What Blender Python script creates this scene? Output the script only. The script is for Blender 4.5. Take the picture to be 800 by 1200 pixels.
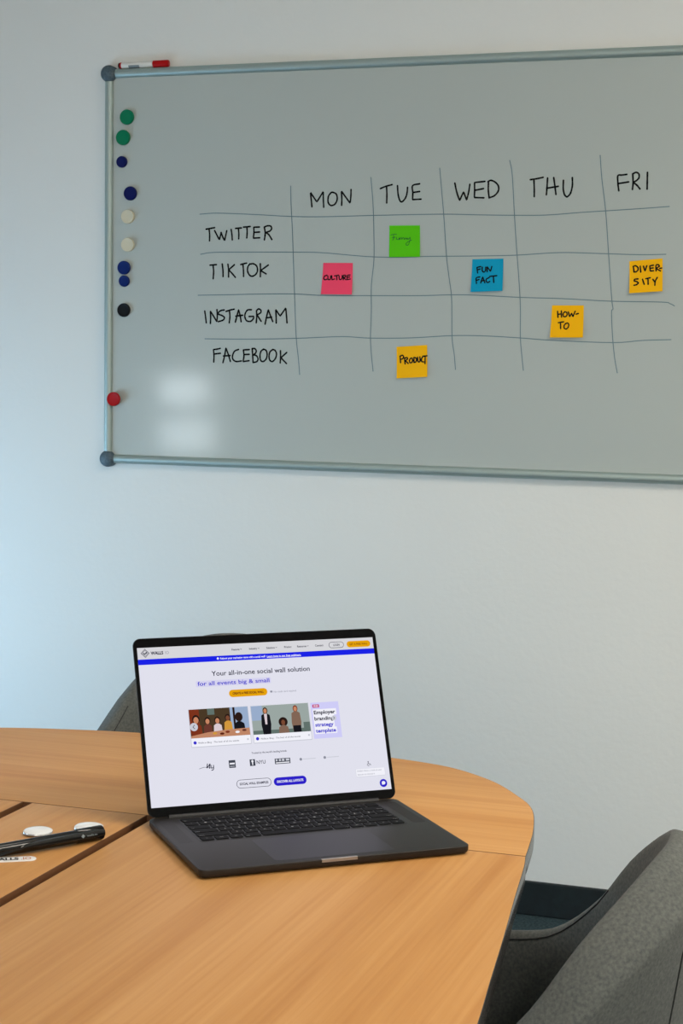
import bpy, bmesh, math, random
from mathutils import Vector, Matrix
PI = math.pi
R = math.radians
for o in list(bpy.data.objects):
    bpy.data.objects.remove(o)
S = bpy.context.scene
COL = S.collection

# ------------------------------------------------------------------ camera
cam_d = bpy.data.cameras.new('camera')
cam = bpy.data.objects.new('camera', cam_d)
COL.objects.link(cam)
cam_d.sensor_fit = 'HORIZONTAL'
cam_d.sensor_width = 36.0
cam_d.lens = 2034.91 / 800 * 36.0
cam_d.clip_start = .05
yaw, pitch, roll = 0.3267937, 0.0892011, 0.0154710
fw = Vector((-math.sin(yaw)*math.cos(pitch), math.cos(yaw)*math.cos(pitch), -math.sin(pitch)))
rt = Vector((math.cos(yaw), math.sin(yaw), 0))
up = rt.cross(fw)
rt2 = rt*math.cos(roll) + up*math.sin(roll)
up2 = -rt*math.sin(roll) + up*math.cos(roll)
M = Matrix((rt2, up2, -fw)).transposed().to_4x4()
M.translation = Vector((2.03978, -4.11996, 1.36476))
cam.matrix_world = M
S.camera = cam

# ------------------------------------------------------------------ light
S.view_settings.view_transform = 'Standard'
S.view_settings.look = 'None'
S.view_settings.gamma = 1
S.view_settings.use_curve_mapping = False
S.view_settings.exposure = .04
w = bpy.data.worlds.new('daylight')
S.world = w
w.use_nodes = True
bg = w.node_tree.nodes['Background']
bg.inputs['Color'].default_value = (.62, .80, 1, 1)
bg.inputs['Strength'].default_value = .8

def area(name, loc, target, sx, sy, power, col, spread=180):
    d = bpy.data.lights.new(name, 'AREA')
    d.shape = 'RECTANGLE'; d.size = sx; d.size_y = sy
    d.energy = power; d.color = col; d.spread = R(spread)
    o = bpy.data.objects.new(name, d); COL.objects.link(o)
    o.location = loc
    o.rotation_euler = (Vector(target)-Vector(loc)).to_track_quat('-Z', 'Y').to_euler()
    return o
# daylight: sky light falling through the left windows, the windows behind the camera, and a warm ceiling lamp
area('left window daylight', (-1.262, -1.05, .56), (-.2, -.6, .56), 1.5, .8, 27, (.42, .72, 1))
area('narrow window upper sash daylight', (-1.262, -3.32, 1.20), (0.2, -2.7, 1.1), .34, .13, 1.4, (.86, .95, 1))
area('narrow window lower sash daylight', (-1.262, -3.30, .985), (0.2, -2.7, .9), .44, .15, 1.75, (.86, .95, 1))
area('front window daylight', (2.7, -6.31, 1.65), (2.3, 0, .9), 2.9, 1.3, 66, (1, .95, .85))
area('ceiling lamp light', (1.0, -1.75, 2.70), (1.0, -1.75, 0), 1.2, .3, 6, (1, .92, .82), 120)
area('second ceiling lamp light', (3.1, -2.0, 2.70), (3.1, -2.0, 0), .3, 1.2, 48, (1, .91, .78))

# ------------------------------------------------------------------ materials
MATS = {}
def mat(name, col, rough=.5, metal=0, spec=.5, coat=0):
    m = bpy.data.materials.new(name); m.use_nodes = True
    b = m.node_tree.nodes['Principled BSDF']
    b.inputs['Base Color'].default_value = (*col, 1)
    b.inputs['Roughness'].default_value = rough
    b.inputs['Metallic'].default_value = metal
    b.inputs['Specular IOR Level'].default_value = spec
    b.inputs['Coat Weight'].default_value = coat
    return m
def srgb(r, g, b):
    f = lambda c: ((c/255+.055)/1.055)**2.4 if c/255 > .04045 else c/255/12.92
    return (f(r), f(g), f(b))
def emat(name, col, strength):
    m = bpy.data.materials.new(name); m.use_nodes = True
    nt = m.node_tree; nt.nodes.clear()
    e = nt.nodes.new('ShaderNodeEmission'); o = nt.nodes.new('ShaderNodeOutputMaterial')
    e.inputs['Color'].default_value = (*col, 1); e.inputs['Strength'].default_value = strength
    nt.links.new(e.outputs[0], o.inputs[0])
    return m
def noise_bump(m, scale, strength, dist=.002, detail=4):
    nt = m.node_tree; b = nt.nodes['Principled BSDF']
    tc = nt.nodes.new('ShaderNodeTexCoord')
    n = nt.nodes.new('ShaderNodeTexNoise'); n.inputs['Scale'].default_value = scale; n.inputs['Detail'].default_value = detail
    bp = nt.nodes.new('ShaderNodeBump'); bp.inputs['Strength'].default_value = strength; bp.inputs['Distance'].default_value = dist
    nt.links.new(tc.outputs['Object'], n.inputs['Vector'])
    nt.links.new(n.outputs['Fac'], bp.inputs['Height'])
    nt.links.new(bp.outputs['Normal'], b.inputs['Normal'])
    return n
def two_tone(m, c1, c2, scale, lo=.35, hi=.65, stretch=(1, 1, 1), rot=0, detail=6, dist=0):
    nt = m.node_tree; b = nt.nodes['Principled BSDF']
    tc = nt.nodes.new('ShaderNodeTexCoord'); mp = nt.nodes.new('ShaderNodeMapping')
    mp.inputs['Scale'].default_value = stretch; mp.inputs['Rotation'].default_value = (0, 0, rot)
    n = nt.nodes.new('ShaderNodeTexNoise'); n.inputs['Scale'].default_value = scale
    n.inputs['Detail'].default_value = detail; n.inputs['Distortion'].default_value = dist
    r = nt.nodes.new('ShaderNodeValToRGB')
    r.color_ramp.elements[0].position = lo; r.color_ramp.elements[0].color = (*c1, 1)
    r.color_ramp.elements[1].position = hi; r.color_ramp.elements[1].color = (*c2, 1)
    nt.links.new(tc.outputs['Object'], mp.inputs['Vector']); nt.links.new(mp.outputs[0], n.inputs['Vector'])
    nt.links.new(n.outputs['Fac'], r.inputs['Fac']); nt.links.new(r.outputs['Color'], b.inputs['Base Color'])
    return r
def wood(name, along):
    m = mat(name, (.5, .3, .15), .5, spec=.22)
    nt = m.node_tree; b = nt.nodes['Principled BSDF']
    tc = nt.nodes.new('ShaderNodeTexCoord')
    def layer(scale, st, detail, dist):
        mp = nt.nodes.new('ShaderNodeMapping'); mp.inputs['Scale'].default_value = st
        n = nt.nodes.new('ShaderNodeTexNoise'); n.inputs['Scale'].default_value = scale
        n.inputs['Detail'].default_value = detail; n.inputs['Distortion'].default_value = dist
        nt.links.new(tc.outputs['Object'], mp.inputs['Vector']); nt.links.new(mp.outputs[0], n.inputs['Vector'])
        return n
    lo, sh = 1.0, (.05 if along == 'y' else .05)
    s1 = (1, .05, 1) if along == 'y' else (.05, 1, 1)
    s2 = (1, .02, 1) if along == 'y' else (.02, 1, 1)
    a = layer(16, s1, 5, .6); f = layer(150, s2, 4, .2)
    mx = nt.nodes.new('ShaderNodeMix'); mx.data_type = 'FLOAT'; mx.inputs[0].default_value = .38
    nt.links.new(a.outputs['Fac'], mx.inputs[2]); nt.links.new(f.outputs['Fac'], mx.inputs[3])
    r = nt.nodes.new('ShaderNodeValToRGB'); e = r.color_ramp.elements
    e[0].position = .33; e[0].color = (*srgb(*(184, 128, 70)), 1)
    e[1].position = .66; e[1].color = (*srgb(*(206, 154, 95)), 1)
    k = r.color_ramp.elements.new(.5); k.color = (*srgb(*(196, 142, 82)), 1)
    nt.links.new(mx.outputs[0], r.inputs['Fac']); nt.links.new(r.outputs['Color'], b.inputs['Base Color'])
    bp = nt.nodes.new('ShaderNodeBump'); bp.inputs['Strength'].default_value = .12; bp.inputs['Distance'].default_value = .0006
    nt.links.new(f.outputs['Fac'], bp.inputs['Height']); nt.links.new(bp.outputs['Normal'], b.inputs['Normal'])
    return m
m_wall = mat('painted plaster', srgb(*(232, 233, 229)), .85, spec=.2); noise_bump(m_wall, 60, .25, .003, 6)
m_ceil = mat('ceiling paint', (.8, .8, .79), .9)
m_floor = mat('blue grey carpet', srgb(52, 66, 70), .95, spec=.1); two_tone(m_floor, srgb(42, 55, 59), srgb(64, 80, 84), 160); 
m_base = mat('dark skirting', srgb(20, 36, 42), .6); two_tone(m_base, srgb(10, 21, 24), srgb(17, 31, 34), 40)
m_board = mat('enamel board', srgb(*(184, 192, 188)), .1, spec=.5); 
m_alu = mat('satin aluminium', (.40, .485, .465), .5, .65)
m_cap = mat('slate plastic', srgb(74, 92, 102), .5); two_tone(m_cap, srgb(62, 79, 88), srgb(84, 102, 112), 220)
m_ink = mat('black marker ink', srgb(8, 12, 14), .6, spec=.15)
m_line = mat('blue grey marker line', srgb(108, 130, 138), .5, spec=.2)
m_greenink = mat('green ink', srgb(10, 105, 25), .6)
def paper(n, c):
    m = mat(n, srgb(*c), .75, spec=.2); noise_bump(m, 300, .08, .0004); return m
m_note = {'green': paper('green paper', (90, 206, 10)), 'pink': paper('pink paper', (255, 76, 110)), 'blue': paper('cyan paper', (4, 158, 198)),
          'howto': paper('amber paper', (255, 188, 0))}
m_note['diversity'] = m_note['product'] = m_note['howto']
m_mag = {'green': mat('green magnet', srgb(0, 122, 84), .45, spec=.2), 'navy': mat('navy magnet', srgb(4, 18, 86), .45, spec=.2),
         'cream': mat('cream magnet', srgb(214, 206, 180), .45), 'blue': mat('blue magnet', srgb(4, 36, 106), .45, spec=.2),
         'black': mat('black magnet', srgb(14, 15, 17), .5, spec=.2), 'red': mat('red magnet', srgb(172, 8, 12), .45, spec=.2)}
m_woodY = wood('oak veneer lengthwise', 'y'); m_woodX = wood('oak veneer crosswise', 'x')
m_edge = mat('dark edge band', srgb(66, 64, 63), .22, spec=.5)
m_groove = mat('dark brown channel', srgb(104, 64, 32), .6)
m_metal = mat('dark steel', srgb(40, 41, 43), .4, .6)
m_gray = mat('space grey aluminium', srgb(46, 43, 41), .45, .6)
m_black = mat('black glass', (.003, .003, .0035), .12, spec=.12)
m_key = mat('black key plastic', srgb(8, 8, 9), .65, spec=.12)
m_leg = mat('key legend', srgb(170, 170, 172), .5)
m_lip = mat('lit notch tone', srgb(150, 143, 138), .4, .5)  # paler than the body: light caught by the thumb scoop, put into the colour
m_port = mat('port black', (.006, .006, .007), .5)
m_lampglow = emat('lamp diffuser', (1, .92, .8), 2.0)
mat_grille = mat('speaker grille', srgb(43, 40, 39), .5, .6)
m_pad = mat('trackpad glass', srgb(43, 39, 42), .42, .6)
m_rub = mat('black rubber', (.012, .012, .012), .7)
m_felt = mat('grey felt', srgb(*(88, 91, 89)), .95, spec=.15); two_tone(m_felt, srgb(*(78, 82, 81)), srgb(*(108, 110, 106)), 260, .25, .75); noise_bump(m_felt, 900, .35, .001)
m_felt.node_tree.nodes['Principled BSDF'].inputs['Sheen Weight'].default_value = .06
m_seam = mat('dark seam', srgb(38, 40, 41), .9)
m_pen = mat('black pen lacquer', (.005, .005, .005), .16, spec=.4)
m_white = mat('white print', (.8, .8, .8), .5)
m_badge = mat('white enamel badge', srgb(236, 238, 240), .15, spec=.6)
m_tin = mat('tin rim', (.7, .72, .74), .25, .9)
m_redcap = mat('red marker cap', srgb(186, 8, 12), .4, spec=.2)
m_whitebar = mat('white marker barrel', srgb(226, 226, 222), .4)
m_greyprint = mat('grey print', srgb(128, 138, 142), .5)
m_wood_tag = mat('tan print', srgb(196, 130, 100), .6)
m_frame = mat('window frame', (.75, .76, .77), .4)
m_blind = mat('roller blind cloth', srgb(150, 152, 150), .9)
m_glass = bpy.data.materials.new('window glass'); m_glass.use_nodes = True
_b = m_glass.node_tree.nodes['Principled BSDF']; _b.inputs['Transmission Weight'].default_value = 1; _b.inputs['Roughness'].default_value = 0; _b.inputs['IOR'].default_value = 1.02

# ------------------------------------------------------------------ helpers
def obj(name, bm, m, parent=None, smooth=False, angle=40):
    me = bpy.data.meshes.new(name)
    bm.to_mesh(me); bm.free()
    for x in (m if isinstance(m, (list, tuple)) else [m]): me.materials.append(x)
    if smooth:
        me.shade_smooth()
        me.set_sharp_from_angle(angle=R(angle))
    o = bpy.data.objects.new(name, me); COL.objects.link(o)
    if parent: o.parent = parent
    return o
def thing(name, label, cat, loc=(0, 0, 0), rot=(0, 0, 0), group=None):
    o = bpy.data.objects.new(name, None); COL.objects.link(o)
    o.empty_display_size = .05
    o.location = loc; o.rotation_euler = rot
    o['label'] = label; o['category'] = cat
    if group: o['group'] = group
    return o
def tag(o, label, cat, group=None):
    o['label'] = label; o['category'] = cat
    if group: o['group'] = group
    return o
def struct(name, bm, m):
    o = obj(name, bm, m); o['kind'] = 'structure'; return o
def add_box(bm, x0, x1, y0, y1, z0, z1, bev=0, seg=2, mi=0):
    n0 = len(bm.faces)
    t = bmesh.new()
    bmesh.ops.create_cube(t, size=1)
    bmesh.ops.scale(t, vec=(x1-x0, y1-y0, z1-z0), verts=t.verts)
    bmesh.ops.translate(t, vec=((x0+x1)/2, (y0+y1)/2, (z0+z1)/2), verts=t.verts)
    if bev: bmesh.ops.bevel(t, geom=t.edges[:], offset=bev, segments=seg, affect='EDGES', profile=.5)
    merge(bm, t, mi)
def merge(bm, t, mi=0):
    vm = {v: bm.verts.new(v.co) for v in t.verts}
    for f in t.faces:
        try: nf = bm.faces.new([vm[v] for v in f.verts])
        except ValueError: continue
        nf.material_index = mi if mi is not None else f.material_index
        nf.smooth = f.smooth
    t.free()
def box(*a, **k):
    bm = bmesh.new(); add_box(bm, *a, **k); return bm
def round_rect(w, h, r, n=8, cx=0, cy=0):
    pts = []
    for (sx, sy, a0) in ((1, 1, 0), (-1, 1, 90), (-1, -1, 180), (1, -1, 270)):
        for i in range(n+1):
            a = R(a0+90*i/n)
            pts.append((cx+sx*(w/2-r)+r*math.cos(a), cy+sy*(h/2-r)+r*math.sin(a)))
    return pts
def prism(bm, pts, z0, z1, bev_top=0, bev_bot=0, seg=3, mi_side=0, mi_top=0, mi_bot=0):
    """extruded outline (ccw) with rounded top and bottom rims"""
    t = bmesh.new()
    n = len(pts)
    def inset(d):
        out = []
        for i in range(n):
            p = Vector(pts[i]); a = Vector(pts[i-1]); b = Vector(pts[(i+1) % n])
            e1 = (p-a); e2 = (b-p)
            if e1.length < 1e-9: e1 = e2
            if e2.length < 1e-9: e2 = e1
            e1 = e1.normalized(); e2 = e2.normalized()
            nn = Vector((-(e1.y+e2.y), e1.x+e2.x))
            nn = nn.normalized() if nn.length > 1e-9 else Vector((-e1.y, e1.x))
            c = max(.5, nn.dot(Vector((-e1.y, e1.x))))
            out.append(p+nn*d/c)
        return out
    rings = []
    if bev_bot:
        for k in range(seg+1):
            a = PI/2*k/seg
            rings.append((bev_bot*(1-math.sin(a)), z0+bev_bot*(1-math.cos(a))))
    else: rings.append((0, z0))
    if bev_top:
        for k in range(seg+1):
            a = PI/2*k/seg
            rings.append((bev_top*(1-math.cos(a)), z1-bev_top*(1-math.sin(a))))
    else: rings.append((0, z1))
    vs = []
    for d, z in rings:
        pp = inset(d) if d else [Vector(p) for p in pts]
        vs.append([t.verts.new((p.x, p.y, z)) for p in pp])
    for a, b in zip(vs[:-1], vs[1:]):
        for i in range(n):
            f = t.faces.new((a[i], a[(i+1) % n], b[(i+1) % n], b[i])); f.material_index = mi_side
    f = t.faces.new(vs[-1]); f.material_index = mi_top
    f = t.faces.new(list(reversed(vs[0]))); f.material_index = mi_bot
    merge(bm, t, None)
def lathe(bm, prof, n=32, axis='z', mi=0, M=None):
    """prof: list of (r, h)"""
    t = bmesh.new(); rings = []
    for r, h in prof:
        if r < 1e-7: rings.append([t.verts.new((0, 0, h))])
        else: rings.append([t.verts.new((r*math.cos(2*PI*i/n), r*math.sin(2*PI*i/n), h)) for i in range(n)])
    for a, b in zip(rings[:-1], rings[1:]):
        if len(a) == 1 and len(b) == 1: continue
        for i in range(n):
            j = (i+1) % n
            if len(a) == 1: t.faces.new((a[0], b[j], b[i]))
            elif len(b) == 1: t.faces.new((a[i], a[j], b[0]))
            else: t.faces.new((a[i], a[j], b[j], b[i]))
    if len(rings[0]) > 1: t.faces.new(list(reversed(rings[0])))
    if len(rings[-1]) > 1: t.faces.new(rings[-1])
    if M is not None: bmesh.ops.transform(t, matrix=M, verts=t.verts)
    merge(bm, t, mi)
def smooth_line(pts, sub=5):
    if len(pts) < 3: return [Vector(p) for p in pts]
    P = [Vector(p) for p in pts]; out = []
    for i in range(len(P)-1):
        p0 = P[i-1] if i else P[0]*2-P[1]; p1, p2 = P[i], P[i+1]
        p3 = P[i+2] if i+2 < len(P) else P[-1]*2-P[-2]
        d1 = (p1-p0); d2 = (p2-p1); d3 = (p3-p2)
        # keep sharp turns sharp
        s1 = .5 if d1.length and d2.length and d1.normalized().dot(d2.normalized()) > .1 else .08
        s2 = .5 if d3.length and d2.length and d3.normalized().dot(d2.normalized()) > .1 else .08
        m1 = (p2-p0)*s1; m2 = (p3-p1)*s2
        for k in range(sub):
            t = k/sub; t2 = t*t; t3 = t2*t
            out.append(p1*(2*t3-3*t2+1)+m1*(t3-2*t2+t)+p2*(-2*t3+3*t2)+m2*(t3-t2))
    out.append(P[-1]); return out
def ribbon(bm, pts, w, place, mi=0, wvar=.0):
    """flat pen stroke; place maps 2D -> 3D"""
    L = smooth_line(pts)
    n = len(L); vs = []
    for i in range(n):
        d = (L[min(i+1, n-1)]-L[max(i-1, 0)])
        d = d.normalized() if d.length > 1e-9 else Vector((1, 0))
        nn = Vector((-d.y, d.x))*(w/2)*(1+wvar*math.sin(i*1.3))
        vs.append((bm.verts.new(place(L[i]+nn)), bm.verts.new(place(L[i]-nn))))
    for a, b in zip(vs[:-1], vs[1:]):
        f = bm.faces.new((a[0], a[1], b[1], b[0])); f.material_index = mi
    for i, s in ((0, -1), (n-1, 1)):
        d = (L[1]-L[0]) if i == 0 else (L[-1]-L[-2])
        a0 = math.atan2(d.y, d.x)+(PI if s < 0 else 0)
        ring = [bm.verts.new(place(L[i]+Vector((math.cos(a0+x), math.sin(a0+x)))*w/2)) for x in [PI*(k/6-.5) for k in range(7)]]
        f = bm.faces.new(ring); f.material_index = mi
def tube(bm, pts, r, n=8, mi=0, closed=False):
    P = [Vector(p) for p in pts]; rings = []
    for i, p in enumerate(P):
        d = (P[min(i+1, len(P)-1)]-P[max(i-1, 0)]).normalized()
        u = d.orthogonal().normalized() if i == 0 else (u-d*u.dot(d)).normalized()
        v = d.cross(u)
        rr = r[i] if isinstance(r, (list, tuple)) else r
        rings.append([bm.verts.new(p+u*rr*math.cos(2*PI*k/n)+v*rr*math.sin(2*PI*k/n)) for k in range(n)])
    for a, b in zip(rings[:-1], rings[1:]):
        for k in range(n):
            f = bm.faces.new((a[k], a[(k+1) % n], b[(k+1) % n], b[k])); f.material_index = mi
    bm.faces.new(list(reversed(rings[0]))).material_index = mi; bm.faces.new(rings[-1]).material_index = mi
def text_mesh(s, bold=0):
    c = bpy.data.curves.new('lettering', 'FONT'); c.body = s; c.size = 1; c.offset = bold; c.resolution_u = 3
    o = bpy.data.objects.new('lettering', c); COL.objects.link(o)
    dg = bpy.context.evaluated_depsgraph_get(); dg.update()
    me = bpy.data.meshes.new_from_object(o.evaluated_get(dg))
    V = [v.co.copy() for v in me.vertices]; Fc = [list(p.vertices) for p in me.polygons]
    bpy.data.objects.remove(o); bpy.data.curves.remove(c); bpy.data.meshes.remove(me)
    return V, Fc
def add_text(bm, s, x0, x1, y, h, place, mi=0, bold=0, center=True):
    """lettering scaled to span x0..x1 with cap height h, centred on y"""
    V, Fc = text_mesh(s, bold)
    if not V: return
    ax = min(v.x for v in V); bx = max(v.x for v in V)
    cap = .70
    k = (x1-x0)/(bx-ax)
    vs = [bm.verts.new(place(Vector((x0+(v.x-ax)*k, y+(v.y/cap-.5)*h)))) for v in V]
    for f in Fc:
        try: nf = bm.faces.new([vs[i] for i in f]); nf.material_index = mi
        except ValueError: pass

# ------------------------------------------------------------------ the room
X0, X1, Y0, Y1, ZC = -1.25, 4.2, -6.3, 0, 2.75
T = .12
struct('floor', box(X0-T, X1+T, Y0-T, Y1+T, -.1, 0), m_floor)
struct('ceiling', box(X0-T, X1+T, Y0-T, Y1+T, ZC, ZC+.1), m_ceil)
struct('wall_back', box(X0-T, X1+T, Y1, Y1+T, 0, ZC), m_wall)
struct('wall_right', box(X1, X1+T, Y0, Y1, 0, ZC), m_wall)
def wall_with_opening(name, fixed, side, a0, a1, oa0, oa1, oz0, oz1, axis):
    bm = bmesh.new()
    f0, f1 = (fixed-T, fixed) if side < 0 else (fixed, fixed+T)
    for (p, q, r, s) in ((a0, oa0, 0, ZC), (oa1, a1, 0, ZC), (oa0, oa1, 0, oz0), (oa0, oa1, oz1, ZC)):
        if axis == 'y': add_box(bm, f0, f1, p, q, r, s)
        else: add_box(bm, p, q, f0, f1, r, s)
    return struct(name, bm, m_wall)
def window(name, fixed, a0, a1, z0, z1, axis, bars, blind_to=None):
    root = bpy.data.objects.new(name, None); COL.objects.link(root); root['kind'] = 'structure'
    bm = bmesh.new(); wv = .045
    def seg(p, q, r, s, d=.03):
        if axis == 'y': add_box(bm, fixed-d, fixed+d, p, q, r, s, .004)
        else: add_box(bm, p, q, fixed-d, fixed+d, r, s, .004)
    seg(a0, a0+wv, z0, z1); seg(a1-wv, a1, z0, z1); seg(a0+wv, a1-wv, z0, z0+wv); seg(a0+wv, a1-wv, z1-wv, z1)
    for kind, v in bars:
        if kind == 'v': seg(v-wv/2, v+wv/2, z0+wv, z1-wv, .025)
        else: seg(a0+wv, a1-wv, v-wv/2, v+wv/2, .025)
    obj('window_frame', bm, m_frame, root)
    g = .003
    bm = box(fixed-g, fixed+g, a0+.02, a1-.02, z0+.02, z1-.02) if axis == 'y' else box(a0+.02, a1-.02, fixed-g, fixed+g, z0+.02, z1-.02)
    obj('pane', bm, m_glass, root)
    if blind_to:
        e = .05
        bm = box(fixed+e, fixed+e+.004, a0+.01, a1-.01, blind_to, z1-.02) if axis == 'y' else box(a0+.01, a1-.01, fixed+e, fixed+e+.004, blind_to, z1-.02)
        obj('roller_blind', bm, m_blind, root)
    return root
bm = bmesh.new()
for (p, q, r, s) in ((Y0, -3.57, 0, ZC), (-3.57, -3.03, 0, .88), (-3.57, -3.03, 1.31, ZC), (-3.03, -2.35, 0, ZC), (-2.35, -.25, 0, .12), (-2.35, -.25, 2.2, ZC), (-.25, Y1, 0, ZC)):
    add_box(bm, X0-T, X0, p, q, r, s)
struct('wall_left', bm, m_wall)
window('window_1', X0-.05, -2.35, -.25, .12, 2.2, 'y', [('v', -1.3)], .98)
window('window_2', X0-.05, -3.57, -3.03, .88, 1.31, 'y', [('h', 1.1)])
wall_with_opening('wall_front', Y0, -1, X0-T, X1+T, 1.2, 4.1, 1.0, 2.3, 'x')
window('window_3', Y0-.05, 1.2, 4.1, 1.0, 2.3, 'x', [('v', 2.2), ('v', 3.2)])

def baseboard(name, x0, x1, y0, y1):
    bm = bmesh.new(); add_box(bm, x0, x1, y0, y1, 0, .085, .003); return struct(name, bm, m_base)
baseboard('baseboard_back', X0, X1, Y1-.012, Y1)
baseboard('baseboard_left', X0, X0+.012, Y0+.012, Y1-.012)
baseboard('baseboard_right', X1-.012, X1, Y0+.012, Y1-.012)
baseboard('baseboard_front', X0+.012, X1-.012, Y0, Y0+.012)
def ceiling_lamp(label, x, y, rz):
    cl = thing('ceiling_lamp', label, 'lamp', (x, y, ZC), (0, 0, rz), 'ceiling lamps')
    bm = bmesh.new()
    for q in ((-.64, .64, -.19, -.155), (-.64, .64, .155, .19), (-.64, -.605, -.155, .155), (.605, .64, -.155, .155)): add_box(bm, *q, -.055, 0, .003)
    obj('housing', bm, m_frame, cl)
    obj('diffuser', box(-.605, .605, -.155, .155, -.034, -.028), m_lampglow, cl)
ceiling_lamp('long white ceiling lamp right above the rounded table end', 1.0, -1.75, 0)
ceiling_lamp('long white ceiling lamp above the right-hand chair side of the room', 3.1, -2.0, R(90))

# ------------------------------------------------------------------ whiteboard
# measured on the board plane: x along the wall, z up, in metres
GRID = [[[0.2551, 1.7199], [0.3044, 1.7219], [0.4089, 1.7171], [0.5028, 1.7114], [0.5909, 1.7098], [0.7154, 1.7115], [0.8892, 1.7126], [0.983, 1.7099], [1.0713, 1.7079], [1.1501, 1.7076], [1.2319, 1.7127], [1.2946, 1.7159], [1.3726, 1.7199], [1.4398, 1.724]],
 [[0.2583, 1.6189], [0.2936, 1.6234], [0.3869, 1.6237], [0.504, 1.6231], [0.581, 1.6217], [0.6595, 1.6151], [0.7194, 1.6107], [0.7918, 1.6094], [0.8569, 1.6112], [0.9853, 1.6118], [1.0799, 1.6134], [1.1833, 1.619], [1.2752, 1.6166], [1.3758, 1.6132], [1.4354, 1.614]],
 [[0.2522, 1.5153], [0.3228, 1.5166], [0.4113, 1.5186], [0.5146, 1.5193], [0.5939, 1.5158], [0.7167, 1.5158], [0.8372, 1.5162], [0.9213, 1.5185], [0.9875, 1.5177], [1.0908, 1.513], [1.1966, 1.5103], [1.3109, 1.5048], [1.429, 1.5033], [1.4489, 1.4995], [1.4589, 1.4946]],
 [[0.2721, 1.4049], [0.3894, 1.4052], [0.5207, 1.4088], [0.6405, 1.4144], [0.7141, 1.4116], [0.8175, 1.4132], [0.9277, 1.42], [1.0109, 1.4199], [1.0932, 1.4162], [1.1786, 1.4111], [1.3177, 1.4077], [1.386, 1.4135], [1.4536, 1.4163]],
 [[0.5007, 1.7865], [0.5024, 1.7402], [0.5067, 1.677], [0.5099, 1.6136], [0.5146, 1.5183], [0.5206, 1.412], [0.5271, 1.3588], [0.5311, 1.3183]],
 [[0.7104, 1.8037], [0.7171, 1.7374], [0.7206, 1.6648], [0.7217, 1.6024], [0.7162, 1.5398], [0.7173, 1.4771], [0.7162, 1.4142], [0.7192, 1.3722], [0.7244, 1.3302]],
 [[0.8848, 1.823], [0.8913, 1.7658], [0.898, 1.7043], [0.9064, 1.6121], [0.9139, 1.5607], [0.9215, 1.5093], [0.9246, 1.4164], [0.9309, 1.3752], [0.9349, 1.3379]],
 [[1.0577, 1.8377], [1.0648, 1.8033], [1.0722, 1.7125], [1.0795, 1.6316], [1.0877, 1.5505], [1.0924, 1.4896], [1.0942, 1.4183], [1.0997, 1.3673], [1.1035, 1.3388]],
 [[1.2747, 1.8449], [1.2804, 1.7894], [1.2916, 1.714], [1.3017, 1.6105], [1.3117, 1.5108], [1.3154, 1.4868], [1.3122, 1.4788], [1.3164, 1.4207], [1.3229, 1.3706], [1.33, 1.3366]]]
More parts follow.
